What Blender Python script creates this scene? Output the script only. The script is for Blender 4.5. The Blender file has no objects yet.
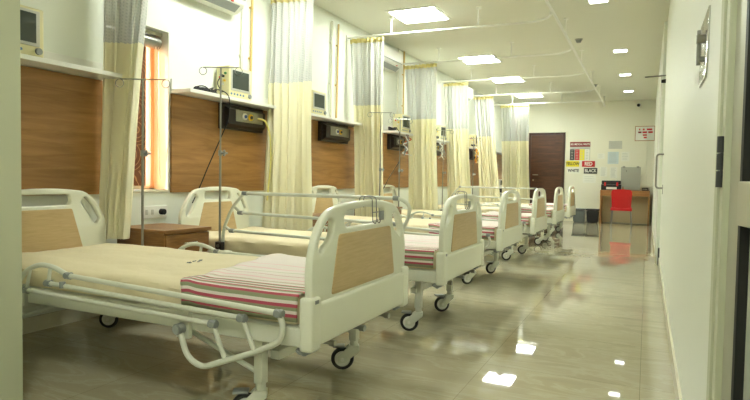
import bpy, bmesh, math, random
from mathutils import Vector, Matrix, noise
random.seed(4)
PI = math.pi
scene = bpy.context.scene
COL = scene.collection

# ------------------------------------------------------------------ materials
def lin(c):
    return tuple(((v/255.0)/12.92 if v/255.0 <= 0.04045 else ((v/255.0+0.055)/1.055)**2.4) for v in c) + (1.0,)
def newmat(name):
    m = bpy.data.materials.new(name); m.use_nodes = True
    return m, m.node_tree.nodes, m.node_tree.links, m.node_tree.nodes['Principled BSDF']
def mat(name, rgb, rough=0.5, metal=0.0, bump=0.0, bscale=60, var=0.0, vscale=4, coat=0.0, trans=0.0):
    m, N, L, P = newmat(name)
    P.inputs['Base Color'].default_value = lin(rgb)
    P.inputs['Roughness'].default_value = rough
    P.inputs['Metallic'].default_value = metal
    P.inputs['Coat Weight'].default_value = coat
    P.inputs['Transmission Weight'].default_value = trans
    tc = N.new('ShaderNodeTexCoord')
    nz = N.new('ShaderNodeTexNoise'); nz.inputs['Scale'].default_value = vscale if var else bscale
    nz.inputs['Detail'].default_value = 4
    L.new(tc.outputs['Object'], nz.inputs['Vector'])
    if var:
        r = N.new('ShaderNodeValToRGB')
        c = lin(rgb)
        r.color_ramp.elements[0].position = 0.3; r.color_ramp.elements[1].position = 0.7
        r.color_ramp.elements[0].color = tuple(v*(1-var) for v in c[:3])+(1,)
        r.color_ramp.elements[1].color = tuple(min(1, v*(1+var*0.6)) for v in c[:3])+(1,)
        L.new(nz.outputs['Fac'], r.inputs['Fac']); L.new(r.outputs['Color'], P.inputs['Base Color'])
    if bump:
        n2 = N.new('ShaderNodeTexNoise'); n2.inputs['Scale'].default_value = bscale
        L.new(tc.outputs['Object'], n2.inputs['Vector'])
        b = N.new('ShaderNodeBump'); b.inputs['Strength'].default_value = bump; b.inputs['Distance'].default_value = 0.01
        L.new(n2.outputs['Fac'], b.inputs['Height']); L.new(b.outputs['Normal'], P.inputs['Normal'])
    return m
def wood(name, c1, c2, stretch=(1, 1, 12), scale=3.0, rough=0.4, fine=True):
    m, N, L, P = newmat(name)
    tc = N.new('ShaderNodeTexCoord'); mp = N.new('ShaderNodeMapping'); mp.inputs['Scale'].default_value = stretch
    L.new(tc.outputs['Object'], mp.inputs['Vector'])
    n = N.new('ShaderNodeTexNoise'); n.inputs['Scale'].default_value = scale; n.inputs['Detail'].default_value = 8
    n.inputs['Roughness'].default_value = 0.6; n.inputs['Distortion'].default_value = 0.6
    L.new(mp.outputs['Vector'], n.inputs['Vector'])
    r = N.new('ShaderNodeValToRGB'); r.color_ramp.elements[0].position = 0.32; r.color_ramp.elements[1].position = 0.68
    r.color_ramp.elements[0].color = lin(c1); r.color_ramp.elements[1].color = lin(c2)
    L.new(n.outputs['Fac'], r.inputs['Fac']); L.new(r.outputs['Color'], P.inputs['Base Color'])
    P.inputs['Roughness'].default_value = rough
    return m
def emit(name, rgb, strength):
    m = bpy.data.materials.new(name); m.use_nodes = True
    N = m.node_tree.nodes; L = m.node_tree.links; N.clear()
    e = N.new('ShaderNodeEmission'); e.inputs['Color'].default_value = lin(rgb); e.inputs['Strength'].default_value = strength
    o = N.new('ShaderNodeOutputMaterial'); L.new(e.outputs[0], o.inputs[0])
    return m

M = {}
M['wall'] = mat('wall paint', (238, 242, 228), 0.42, bump=0.03, bscale=120)
M['farwall'] = mat('far wall paint', (236, 234, 214), 0.5, bump=0.03, bscale=120)
M['ceiling'] = mat('ceiling paint', (226, 226, 210), 0.7)
M['jamb'] = mat('door jamb paint', (196, 200, 172), 0.5)
M['skirt'] = mat('skirting tile', (226, 222, 198), 0.2)
M['plastic'] = mat('cream moulded plastic', (234, 235, 216), 0.3, coat=0.2)
M['powder'] = mat('cream powder coated steel', (222, 224, 208), 0.35)
M['grey'] = mat('grey plastic', (146, 151, 147), 0.45)
M['darkgrey'] = mat('dark grey plastic', (60, 62, 62), 0.45)
M['black'] = mat('black rubber', (26, 26, 26), 0.5)
M['blackglossy'] = mat('black cable sheath', (20, 20, 20), 0.35)
M['steel'] = mat('brushed steel', (158, 158, 150), 0.28, metal=1.0)
M['chrome'] = mat('chrome', (215, 215, 212), 0.12, metal=1.0)
M['alu'] = mat('aluminium', (188, 188, 170), 0.38, metal=0.35)
M['sheet'] = mat('tan bed sheet', (224, 212, 176), 0.85, bump=0.25, bscale=26)
M['woodpanel'] = wood('wall panelling oak', (138, 97, 50), (178, 132, 76), (1, 1.0, 11), 1.6, 0.33)
M['bedwood'] = wood('bed panel beech', (196, 168, 122), (210, 183, 138), (1, 3, 40), 2.5, 0.45)
M['nightwood'] = wood('nightstand wood', (128, 88, 46), (160, 114, 64), (3, 3, 30), 2.0, 0.35)
M['doorwood'] = wood('dark door veneer', (62, 36, 20), (96, 58, 34), (1.5, 1, 16), 2.0, 0.4)
M['doorframe'] = wood('dark door casing', (50, 26, 14), (76, 42, 24), (12, 1, 1), 2.0, 0.4)
M['deskwood'] = wood('desk edge wood', (158, 108, 56), (190, 140, 82), (4, 2, 20), 2.0, 0.4)
M['deskpanel'] = mat('desk beige panel', (216, 202, 160), 0.5)
M['white'] = mat('white plastic', (236, 236, 226), 0.35)
M['ivory'] = mat('ivory monitor casing', (228, 220, 172), 0.4)
M['screen'] = mat('monitor screen', (66, 74, 66), 0.15)
M['bluebutton'] = mat('blue button', (90, 130, 170), 0.4)
M['gasbox'] = mat('dark brown gas panel housing', (38, 30, 24), 0.4)
M['yellow'] = mat('yellow plastic', (232, 190, 40), 0.4)
M['gaspipe'] = mat('yellow gas pipe', (214, 182, 112), 0.4)
M['whitepipe'] = mat('white pipe', (226, 226, 206), 0.4)
M['yellowtube'] = mat('pale yellow hose', (226, 212, 120), 0.4)
M['red'] = mat('red plastic', (206, 22, 26), 0.4)
M['signred'] = mat('sign red', (200, 30, 34), 0.4)
M['signyellow'] = mat('sign yellow', (236, 222, 30), 0.4)
M['signblack'] = mat('sign black', (34, 38, 38), 0.4)
M['maroon'] = mat('poster maroon', (130, 30, 36), 0.5)
M['paper'] = mat('white paper', (238, 238, 224), 0.7)
M['paperblue'] = mat('pale blue paper', (208, 222, 222), 0.7)
M['papergrey'] = mat('faint print', (176, 180, 172), 0.7)
M['postergrey'] = mat('poster grey', (196, 196, 184), 0.6)
M['greymetal'] = mat('grey painted metal', (176, 178, 164), 0.4)
M['binblack'] = mat('black bin plastic', (30, 32, 34), 0.4)
M['bingrey'] = mat('grey bin plastic', (104, 110, 106), 0.4)
M['green'] = mat('green plastic', (60, 130, 70), 0.4)
M['blue'] = mat('blue plastic', (50, 80, 140), 0.4)
M['orange'] = mat('orange hose', (214, 110, 40), 0.4)
M['curtain_fabric'] = None
M['lamp'] = emit('led panel light', (246, 252, 243), 17.0)
M['downlamp'] = emit('led downlight', (246, 252, 243), 5.0)
M['corrlamp'] = emit('corridor fill glow', (250, 252, 238), 14.0)  # glow of the added corridor fill panel

def curtain_mat(name, rgb, trl, net=False):
    m = bpy.data.materials.new(name); m.use_nodes = True
    N = m.node_tree.nodes; L = m.node_tree.links; N.clear()
    o = N.new('ShaderNodeOutputMaterial')
    d = N.new('ShaderNodeBsdfDiffuse'); t = N.new('ShaderNodeBsdfTranslucent'); mx = N.new('ShaderNodeMixShader')
    mx.inputs[0].default_value = trl
    c = lin(rgb)
    d.inputs['Color'].default_value = c; t.inputs['Color'].default_value = c
    L.new(d.outputs[0], mx.inputs[1]); L.new(t.outputs[0], mx.inputs[2])
    out = mx.outputs[0]
    uv = N.new('ShaderNodeUVMap')
    if net:
        bk = N.new('ShaderNodeTexBrick'); bk.offset = 0.0
        bk.inputs['Scale'].default_value = 42; bk.inputs['Mortar Size'].default_value = 0.02
        bk.inputs['Mortar Smooth'].default_value = 0.3
        bk.inputs['Brick Width'].default_value = 1.0; bk.inputs['Row Height'].default_value = 1.0
        bk.inputs['Mortar Size'].default_value = 0.3
        bk.inputs['Color1'].default_value = lin((206, 208, 204)); bk.inputs['Color2'].default_value = lin((212, 214, 208))
        bk.inputs['Mortar'].default_value = c
        L.new(uv.outputs[0], bk.inputs['Vector'])
        L.new(bk.outputs['Color'], d.inputs['Color']); L.new(bk.outputs['Color'], t.inputs['Color'])
        tr = N.new('ShaderNodeBsdfTransparent'); m2 = N.new('ShaderNodeMixShader'); m2.inputs[0].default_value = 0.12
        L.new(mx.outputs[0], m2.inputs[1]); L.new(tr.outputs[0], m2.inputs[2]); out = m2.outputs[0]
    L.new(out, o.inputs[0])
    return m
M['net'] = curtain_mat('curtain net', (228, 228, 222), 0.2, True)
M['curtain'] = curtain_mat('cream curtain fabric', (248, 243, 212), 0.10)
M['heading'] = curtain_mat('yellow heading tape', (236, 226, 160), 0.3)
M['orangecurtain'] = curtain_mat('orange brown window sheer', (244, 206, 160), 0.5)

def blind_mat():
    m, N, L, P = newmat('brown printed blind')
    tc = N.new('ShaderNodeTexCoord'); mp = N.new('ShaderNodeMapping'); mp.inputs['Scale'].default_value = (1, 4.5, 4.5)
    L.new(tc.outputs['Object'], mp.inputs['Vector'])
    v = N.new('ShaderNodeTexVoronoi'); v.inputs['Scale'].default_value = 1.0; v.inputs['Randomness'].default_value = 0.5
    L.new(mp.outputs['Vector'], v.inputs['Vector'])
    mth = N.new('ShaderNodeMath'); mth.operation = 'MULTIPLY'; mth.inputs[1].default_value = 55
    L.new(v.outputs['Distance'], mth.inputs[0])
    s = N.new('ShaderNodeMath'); s.operation = 'SINE'; L.new(mth.outputs[0], s.inputs[0])
    r = N.new('ShaderNodeValToRGB'); r.color_ramp.elements[0].position = 0.75; r.color_ramp.elements[1].position = 0.95
    r.color_ramp.elements[0].color = lin((112, 66, 34)); r.color_ramp.elements[1].color = lin((176, 130, 84))
    L.new(s.outputs[0], r.inputs['Fac']); L.new(r.outputs['Color'], P.inputs['Base Color'])
    P.inputs['Roughness'].default_value = 0.7
    return m
M['blind'] = blind_mat()

def floor_mat():
    m, N, L, P = newmat('polished beige marble tile')
    tc = N.new('ShaderNodeTexCoord')
    n1 = N.new('ShaderNodeTexNoise'); n1.inputs['Scale'].default_value = 1.7; n1.inputs['Detail'].default_value = 7; n1.inputs['Distortion'].default_value = 1.2
    mp = N.new('ShaderNodeMapping'); mp.inputs['Rotation'].default_value = (0, 0, 0.7); mp.inputs['Scale'].default_value = (0.9, 3.6, 1)
    L.new(tc.outputs['Object'], mp.inputs['Vector'])
    n1.inputs['Roughness'].default_value = 0.6
    L.new(mp.outputs['Vector'], n1.inputs['Vector'])
    r = N.new('ShaderNodeValToRGB')
    e = r.color_ramp.elements
    e[0].position = 0.25; e[0].color = lin((176, 168, 142))
    e[1].position = 0.75; e[1].color = lin((194, 187, 160))
    k = e.new(0.46); k.color = lin((184, 175, 146))
    k = e.new(0.50); k.color = lin((194, 187, 160))
    k = e.new(0.54); k.color = lin((186, 177, 148))
    L.new(n1.outputs['Fac'], r.inputs['Fac'])
    bk = N.new('ShaderNodeTexBrick'); bk.offset = 0.0; bk.inputs['Scale'].default_value = 1.0
    bk.inputs['Brick Width'].default_value = 0.8; bk.inputs['Row Height'].default_value = 0.8
    bk.inputs['Mortar Size'].default_value = 0.0012
    bk.inputs['Color1'].default_value = (1, 1, 1, 1); bk.inputs['Color2'].default_value = (0.94, 0.94, 0.94, 1)
    bk.inputs['Mortar'].default_value = (0.5, 0.48, 0.4, 1)
    L.new(tc.outputs['Object'], bk.inputs['Vector'])
    mx = N.new('ShaderNodeMix'); mx.data_type = 'RGBA'; mx.blend_type = 'MULTIPLY'; mx.inputs[0].default_value = 1.0
    L.new(r.outputs['Color'], mx.inputs[6]); L.new(bk.outputs['Color'], mx.inputs[7])
    L.new(mx.outputs[2], P.inputs['Base Color'])
    P.inputs['Roughness'].default_value = 0.028
    P.inputs['IOR'].default_value = 1.85
    n2 = N.new('ShaderNodeTexNoise'); n2.inputs['Scale'].default_value = 2.2; n2.inputs['Detail'].default_value = 1
    L.new(tc.outputs['Object'], n2.inputs['Vector'])
    b = N.new('ShaderNodeBump'); b.inputs['Strength'].default_value = 0.02; b.inputs['Distance'].default_value = 0.02
    L.new(n2.outputs['Fac'], b.inputs['Height']); L.new(b.outputs['Normal'], P.inputs['Normal'])
    return m
M['floor'] = floor_mat()

def blanket_mat():
    # woven stripes running along the bed, fixed to the cloth's own width coordinate
    m, N, L, P = newmat('striped blanket weave')
    uv = N.new('ShaderNodeUVMap'); sx = N.new('ShaderNodeSeparateXYZ'); L.new(uv.outputs[0], sx.inputs[0])
    r = N.new('ShaderNodeValToRGB'); r.color_ramp.interpolation = 'CONSTANT'
    W = (232, 222, 214); PK = (232, 196, 196); RD = (188, 84, 100); GR = (150, 156, 122); LG = (206, 204, 182)
    stops = [(0.0, GR), (0.014, RD), (0.026, W), (0.036, GR), (0.050, RD), (0.062, W), (0.072, GR), (0.088, RD), (0.100, W), (0.110, GR), (0.128, RD), (0.138, W), (0.150, GR),
             (0.166, RD), (0.174, W), (0.19, GR), (0.206, RD), (0.213, W), (0.24, LG), (0.254, RD), (0.260, W), (0.30, PK), (0.314, W),
             (0.36, RD), (0.366, W), (0.42, LG), (0.435, W), (0.50, PK), (0.512, W), (0.60, PK), (0.612, W)]
    e = r.color_ramp.elements
    e[0].position = stops[0][0]; e[0].color = lin(stops[0][1])
    e[1].position = stops[1][0]; e[1].color = lin(stops[1][1])
    for p, c in stops[2:]:
        k = e.new(p); k.color = lin(c)
    L.new(sx.outputs['Y'], r.inputs['Fac'])
    n = N.new('ShaderNodeTexNoise'); n.inputs['Scale'].default_value = 160
    tc = N.new('ShaderNodeTexCoord'); L.new(tc.outputs['Object'], n.inputs['Vector'])
    mx = N.new('ShaderNodeMix'); mx.data_type = 'RGBA'; mx.blend_type = 'OVERLAY'; mx.inputs[0].default_value = 0.5
    L.new(r.outputs['Color'], mx.inputs[6]); L.new(n.outputs['Color'], mx.inputs[7])
    L.new(r.outputs['Color'], P.inputs['Base Color'])
    b = N.new('ShaderNodeBump'); b.inputs['Strength'].default_value = 0.3; b.inputs['Distance'].default_value = 0.004
    L.new(n.outputs['Fac'], b.inputs['Height']); L.new(b.outputs['Normal'], P.inputs['Normal'])
    P.inputs['Roughness'].default_value = 0.9
    return m
M['blanket'] = blanket_mat()

def glass_mat():
    m = bpy.data.materials.new('frosted glass'); m.use_nodes = True
    P = m.node_tree.nodes['Principled BSDF']
    P.inputs['Base Color'].default_value = lin((224, 230, 214)); P.inputs['Roughness'].default_value = 0.25
    P.inputs['Transmission Weight'].default_value = 0.25
    P.inputs['IOR'].default_value = 1.2
    return m
M['glass'] = glass_mat()
def clear(name, mixin, rgb=None):
    m = bpy.data.materials.new(name); m.use_nodes = True
    N = m.node_tree.nodes; L = m.node_tree.links; N.clear()
    o = N.new('ShaderNodeOutputMaterial'); t = N.new('ShaderNodeBsdfTransparent'); g = N.new('ShaderNodeBsdfGlossy')
    g.inputs['Roughness'].default_value = 0.02
    mx = N.new('ShaderNodeMixShader'); mx.inputs[0].default_value = mixin
    if rgb:
        g = N.new('ShaderNodeBsdfTranslucent'); g.inputs['Color'].default_value = lin(rgb); t.inputs['Color'].default_value = lin(rgb)
    L.new(t.outputs[0], mx.inputs[1]); L.new(g.outputs[0], mx.inputs[2]); L.new(mx.outputs[0], o.inputs[0])
    return m
M['windowglass'] = clear('clear window glass', 0.08)
M['orangecurtain'] = clear('orange brown window sheer', 0.6, (250, 228, 200))

# ------------------------------------------------------------------ mesh helpers
class MB:
    def __init__(s): s.bm = bmesh.new()
    def box(s, x0, x1, y0, y1, z0, z1, bev=0.0):
        b = bmesh.new(); bmesh.ops.create_cube(b, size=1)
        for v in b.verts:
            v.co = Vector(((x0+x1)/2+v.co.x*(x1-x0), (y0+y1)/2+v.co.y*(y1-y0), (z0+z1)/2+v.co.z*(z1-z0)))
        if bev: bmesh.ops.bevel(b, geom=b.edges[:], offset=bev, segments=3, profile=0.6, affect='EDGES')
        s.add(b); return s
    def add(s, b, mtx=None):
        if mtx is not None: bmesh.ops.transform(b, matrix=mtx, verts=b.verts)
        me = bpy.data.meshes.new('t'); b.to_mesh(me); b.free(); s.bm.from_mesh(me); bpy.data.meshes.remove(me); return s
    def cyl(s, p0, p1, r, r2=None, seg=20, bev=0.0):
        p0 = Vector(p0); p1 = Vector(p1); d = p1-p0
        b = bmesh.new(); bmesh.ops.create_cone(b, cap_ends=True, segments=seg, radius1=r, radius2=r if r2 is None else r2, depth=d.length)
        if bev:
            ed = [e for e in b.edges if len([f for f in e.link_faces if len(f.verts) > 4]) == 1]
            bmesh.ops.bevel(b, geom=ed, offset=bev, segments=2, affect='EDGES')
        s.add(b, Matrix.Translation((p0+p1)/2) @ d.to_track_quat('Z', 'Y').to_matrix().to_4x4()); return s
    def torus(s, c, R, r, axis='x', seg=28, rs=10):
        b = bmesh.new(); rings = []
        for i in range(seg):
            a = 2*PI*i/seg; ring = []
            for j in range(rs):
                t = 2*PI*j/rs; q = R+r*math.cos(t)
                p = (q*math.cos(a), q*math.sin(a), r*math.sin(t))
                if axis == 'x': p = (p[2], p[0], p[1])
                elif axis == 'y': p = (p[0], p[2], p[1])
                ring.append(b.verts.new(Vector(c)+Vector(p)))
            rings.append(ring)
        for i in range(seg):
            for j in range(rs):
                b.faces.new((rings[i][j], rings[(i+1) % seg][j], rings[(i+1) % seg][(j+1) % rs], rings[i][(j+1) % rs]))
        bmesh.ops.recalc_face_normals(b, faces=b.faces)
        s.add(b); return s
    def ball(s, c, r, sc=(1, 1, 1)):
        b = bmesh.new(); bmesh.ops.create_uvsphere(b, u_segments=16, v_segments=10, radius=r)
        s.add(b, Matrix.Translation(c) @ Matrix.Diagonal((*sc, 1))); return s
    def tube(s, pts, r, fil=0.05, rs=10, n=6):
        pts = fillet([Vector(p) for p in pts], fil, n)
        b = bmesh.new(); rings = []; up = None
        for i, p in enumerate(pts):
            t = (pts[min(i+1, len(pts)-1)]-pts[max(i-1, 0)]).normalized()
            if up is None:
                up = Vector((0, 0, 1)) if abs(t.z) < 0.9 else Vector((1, 0, 0))
            up = (up-t*up.dot(t)).normalized(); sd = t.cross(up)
            rings.append([b.verts.new(p+r*(math.cos(2*PI*j/rs)*up+math.sin(2*PI*j/rs)*sd)) for j in range(rs)])
        for a, c in zip(rings, rings[1:]):
            for j in range(rs): b.faces.new((a[j], a[(j+1) % rs], c[(j+1) % rs], c[j]))
        b.faces.new(rings[0][::-1]); b.faces.new(rings[-1])
        bmesh.ops.recalc_face_normals(b, faces=b.faces)
        s.add(b); return s
    def build(s, name, m, parent=None, loc=(0, 0, 0), smooth=True):
        me = bpy.data.meshes.new(name); s.bm.to_mesh(me); s.bm.free()
        return link(name, me, m, parent, loc, smooth)
def link(name, me, m, parent=None, loc=(0, 0, 0), smooth=True):
    me.materials.clear(); me.materials.append(m)
    if smooth:
        for p in me.polygons: p.use_smooth = True
        try: me.set_sharp_from_angle(angle=math.radians(38))
        except Exception: pass
    o = bpy.data.objects.new(name, me); COL.objects.link(o); o.location = loc
    if parent: o.parent = parent
    return o
def fillet(pts, f, n):
    if len(pts) < 3 or f <= 0: return pts
    out = [pts[0]]
    for a, p, c in zip(pts, pts[1:], pts[2:]):
        d = min(f, (a-p).length*0.48, (c-p).length*0.48)
        s = p+(a-p).normalized()*d; e = p+(c-p).normalized()*d
        for i in range(n+1):
            t = i/n; out.append(s*(1-t)**2+p*2*t*(1-t)+e*t*t)
    out.append(pts[-1]); return out
def plate(outlines, thick, bev=0.008, fils=None, to='yz', at=0.0, res=6):
    """flat board cut out of closed outlines (first is the outer, the others are holes)"""
    cu = bpy.data.curves.new('c', 'CURVE'); cu.dimensions = '2D'; cu.fill_mode = 'BOTH'
    cu.extrude = thick/2-bev; cu.bevel_depth = bev; cu.bevel_resolution = 2; cu.offset = -bev
    for k, o in enumerate(outlines):
        f = fils[k] if fils else 0.0
        P = [Vector((a, b, 0)) for a, b in o]
        if f:
            Q = []
            m = len(P)
            for i in range(m):
                a, p, c = P[i-1], P[i], P[(i+1) % m]
                d = min(f, (a-p).length*0.48, (c-p).length*0.48)
                s_ = p+(a-p).normalized()*d; e_ = p+(c-p).normalized()*d
                for j in range(res+1):
                    t = j/res; Q.append(s_*(1-t)**2+p*2*t*(1-t)+e_*t*t)
            P = Q
        sp = cu.splines.new('POLY'); sp.points.add(len(P)-1); sp.use_cyclic_u = True
        for q, p in zip(sp.points, P): q.co = (p.x, p.y, 0, 1)
    ob = bpy.data.objects.new('c', cu); COL.objects.link(ob)
    dg = bpy.context.evaluated_depsgraph_get(); dg.update()
    me = bpy.data.meshes.new_from_object(ob.evaluated_get(dg))
    bpy.data.objects.remove(ob); bpy.data.curves.remove(cu)
    for v in me.vertices:
        a, b, c = v.co
        if to == 'yz': v.co = (at+c, a, b)
        elif to == 'xz': v.co = (a, at-c, b)
    b = bmesh.new(); b.from_mesh(me); bmesh.ops.remove_doubles(b, verts=b.verts, dist=1e-5)
    bmesh.ops.recalc_face_normals(b, faces=b.faces); bpy.data.meshes.remove(me)
    return b
def words(txt, size, m, parent, loc, rot, name='lettering', bold=0.0, sx=1.0, align='CENTER'):
    cu = bpy.data.curves.new('f', 'FONT'); cu.body = txt; cu.size = size; cu.align_x = align; cu.align_y = 'CENTER'
    cu.extrude = 0.0008; cu.offset = bold
    ob = bpy.data.objects.new('f', cu); COL.objects.link(ob)
    dg = bpy.context.evaluated_depsgraph_get(); dg.update()
    me = bpy.data.meshes.new_from_object(ob.evaluated_get(dg))
    bpy.data.objects.remove(ob); bpy.data.curves.remove(cu)
    me.transform(Matrix.Diagonal((sx, 1, 1, 1)))
    o = link(name, me, m, parent, loc, False); o.rotation_euler = rot
    return o
def tag(o, label, cat, group=None):
    o['label'] = label; o['category'] = cat
    if group: o['group'] = group
    return o
def thing(name, label, cat, loc=(0, 0, 0), rz=0, group=None):
    o = bpy.data.objects.new(name, None); COL.objects.link(o); o.location = loc; o.rotation_euler = (0, 0, rz)
    return tag(o, label, cat, group)
KIDS = {}
def copy_tree(o, parent=None):
    c = o.copy(); COL.objects.link(c)
    if parent: c.parent = parent
    for ch in [k for k in bpy.data.objects if k.parent == o]:
        copy_tree(ch, c)
    return c
def struct(name, mb, m, parent=None, smooth=False):
    o = mb.build(name, m, parent, smooth=smooth)
    if not parent: o['kind'] = 'structure'
    return o

# ------------------------------------------------------------------ setting
XL, XR, YF, ZC = -3.62, 0.17, 15.8, 3.08
YN = 1.5           # entrance wall, camera side face
struct('floor', MB().box(-4.0, 1.2, -1.6, 16.0, -0.1, 0.0), M['floor'])
struct('ceiling', MB().box(-4.0, 1.2, -1.6, 16.0, ZC, ZC+0.1), M['ceiling'])
WIN = [(2.98, 3.61), (7.22, 7.87), (11.62, 12.3)]
WZ0, WZ1 = 0.90, 2.22
w = MB(); y = 1.5
for a, b in WIN:
    w.box(XL-0.22, XL, y, a, 0, ZC)
    w.box(XL-0.22, XL, a, b, 0, WZ0); w.box(XL-0.22, XL, a, b, WZ1, ZC); y = b
w.box(XL-0.22, XL, y, 16.0, 0, ZC)
struct('wall_left', w, M['wall'])
struct('wall_far', MB().box(XL, 0.4, YF, YF+0.15, 0, ZC), M['farwall'])
struct('wall_right', MB().box(XR, XR+0.15, 1.66, 8.2, 0, ZC).box(0.135, XR+0.15, 8.2, YF, 0, ZC), M['wall'])
struct('wall_entrance', MB().box(-4.0, -2.53, YN, 1.65, 0, ZC).box(0.32, 1.2, YN+0.16, 1.80, 0, ZC).box(-2.53, 0.32, YN, 1.65, 2.75, ZC), M['jamb'])
struct('wall_corridor_left', MB().box(-4.0, -3.9, -1.6, 1.5, 0, ZC), M['wall'])
struct('wall_corridor_right', MB().box(1.1, 1.2, -1.6, 1.66, 0, ZC), M['wall'])
struct('wall_corridor_back', MB().box(-3.9, 1.1, -1.6, -1.5, 0, ZC), M['wall'])
struct('baseboard_right', MB().box(XR-0.012, XR, 1.75, 8.2, 0, 0.10).box(0.123, 0.135, 8.19, YF, 0, 0.10), M['skirt'])
struct('baseboard_far', MB().box(XL, -2.91, YF-0.012, YF, 0, 0.10).box(-1.96, 0.123, YF-0.012, YF, 0, 0.10), M['skirt'])
struct('baseboard_left', MB().box(XL, XL+0.012, 1.7, YF, 0, 0.10), M['skirt'])

# windows with roller blinds
for i, (a, b) in enumerate(WIN):
    fr = MB().box(XL-0.20, XL-0.16, a, b, WZ0, WZ0+0.05).box(XL-0.20, XL-0.16, a, b, WZ1-0.05, WZ1)
    fr.box(XL-0.20, XL-0.16, a, a+0.05, WZ0, WZ1).box(XL-0.20, XL-0.16, b-0.05, b, WZ0, WZ1).box(XL-0.195, XL-0.165, (a+b)/2-0.02, (a+b)/2+0.02, WZ0, WZ1)
    f = struct('window_%d' % (i+1), fr, M['alu'])
    MB().box(XL-0.183, XL-0.178, a+0.04, b-0.04, WZ0+0.04, WZ1-0.04).build('pane', M['windowglass'], f)
    MB().box(XL-0.16, XL+0.012, a+0.002, b-0.002, WZ0, WZ0+0.02, 0.004).build('window_sill', M['skirt'], f)
    where = ['behind the nearest curtain', 'behind the third curtain from the entrance', 'beside the fifth curtain from the entrance'][i]
    t = thing('roller_blind', 'brown printed roller blind in the window '+where, 'blind', (XL-0.09, (a+b)/2, WZ1), 0, 'window blinds')
    hw = (b-a)/2
    MB().cyl((0, -hw+0.02, -0.09), (0, hw-0.03, -0.09), 0.05, seg=24).build('roller_tube', M['steel'], t)
    MB().box(-0.03, -0.026, -hw+0.03, hw-0.13, -1.27, -0.09).build('blind_fabric', M['blind'], t)
    MB().box(-0.04, 0.03, -hw+0.01, hw-0.01, -0.035, -0.005).build('head_rail', M['alu'], t)
    MB().tube([(0.03, hw-0.05, -0.1), (0.034, hw-0.045, -0.7), (0.03, hw-0.03, -1.22)], 0.003, 0.2).tube([(0.03, hw-0.08, -0.1), (0.034, hw-0.075, -0.7), (0.03, hw-0.03, -1.22)], 0.003, 0.2).build('pull_cord', M['white'], t)
    # narrow sheer at the jamb
    bm = bmesh.new(); uvl = bm.loops.layers.uv.new('UVMap'); n, k = 26, 6; g = []
    for v in range(k+1):
        g.append([bm.verts.new((XL-0.145+0.014*math.sin(u*1.6+v*0.1), b-0.14+0.12*u/n, WZ0+0.03+(WZ1-WZ0-0.1)*v/k)) for u in range(n+1)])
    for v in range(k):
        for u in range(n): bm.faces.new((g[v][u], g[v][u+1], g[v+1][u+1], g[v+1][u]))
    me = bpy.data.meshes.new('sheer_curtain'); bm.to_mesh(me); bm.free()
    tag(link('sheer_curtain', me, M['orangecurtain']), 'narrow orange brown sheer glowing at the window edge '+where, 'curtain', 'window sheers')

# wood panelling and shelves between the windows
SEG = [(1.66, 2.955), (3.63, 7.2), (7.89, 11.6), (12.32, 15.79)]
segname = ['left of the first window, nearest the entrance', 'between the first and second windows', 'between the second and third windows', 'beyond the third window at the far end']
for i, (a, b) in enumerate(SEG):
    o = MB().box(XL, XL+0.02, a, b, 0.895, 1.72).build('wall_panel', M['woodpanel'], smooth=False)
    tag(o, 'brown wood grain wall panel '+segname[i], 'wall panel', 'wall panels')
    t = thing('wall_shelf', 'long white wall shelf '+segname[i], 'shelf', (XL, (a+b)/2, 1.725), 0, 'wall shelves')
    h = (b-a)/2
    MB().box(0.0, 0.22, -h, h, 0, 0.03, 0.003).build('shelf_board', M['white'], t)
    MB().box(0.0, 0.015, -h, h, 0.03, 0.12, 0.003).build('upstand', M['white'], t)

# far door
d = MB().box(-2.90, -2.84, YF-0.05, YF, 0, 2.31, 0.004).box(-2.03, -1.97, YF-0.05, YF, 0, 2.31, 0.004).box(-2.90, -1.97, YF-0.05, YF, 2.25, 2.31, 0.004)
df = struct('door_1', d, M['doorframe'])
lf = MB().box(-2.838, -2.032, YF-0.035, YF-0.003, 0.005, 2.248).build('door_leaf', M['doorwood'], df, smooth=False)
g = MB()
for k in range(8): g.box(-2.62, -2.03, YF-0.038, YF-0.0345, 0.2+k*0.27, 0.206+k*0.27)
g.box(-2.63, -2.624, YF-0.038, YF-0.0345, 0.01, 2.24)
g.build('groove', M['doorframe'], lf)
MB().cyl((-2.76, YF-0.035, 1.19), (-2.76, YF-0.085, 1.19), 0.012).tube([(-2.76, YF-0.085, 1.19), (-2.63, YF-0.085, 1.19)], 0.011).build('door_handle', M['chrome'], lf)
MB().cyl((-2.76, YF-0.036, 1.05), (-2.76, YF-0.048, 1.05), 0.02).build('lock', M['chrome'], lf)

# right wall door (white, closed), its pull handle and closer
d2 = struct('door_2', MB().box(0.122, 0.1345, 8.35, 8.43, 0.1, 2.45, 0.003).box(0.122, 0.1345, 9.63, 9.71, 0.1, 2.45, 0.003).box(0.122, 0.1345, 8.35, 9.71, 2.37, 2.45, 0.003), M['white'])
MB().box(0.128, 0.1345, 8.44, 9.62, 0.1, 2.36, 0.002).build('door_leaf', M['white'], d2)
t = thing('pull_handle', 'long C shaped steel pull handle on the white right wall', 'handle', (XR, 7.6, 1.18))
MB().tube([(0, 0.0, 0.20), (-0.075, 0, 0.20), (-0.075, 0, -0.20), (0, 0, -0.20)], 0.011, 0.05).build('grip', M['steel'], t)
MB().box(-0.006, 0, -0.03, 0.03, -0.27, -0.16, 0.002).build('mounting_plate', M['steel'], t)
t = thing('door_closer', 'dark door closer with thin steel arm high on the right wall', 'door closer', (XR, 8.0, 2.33))
MB().tube([(0, 0, 0.04), (-0.10, 0, 0.035), (-0.235, 0, 0.03)], 0.008, 0.02).build('arm', M['steel'], t)
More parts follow.
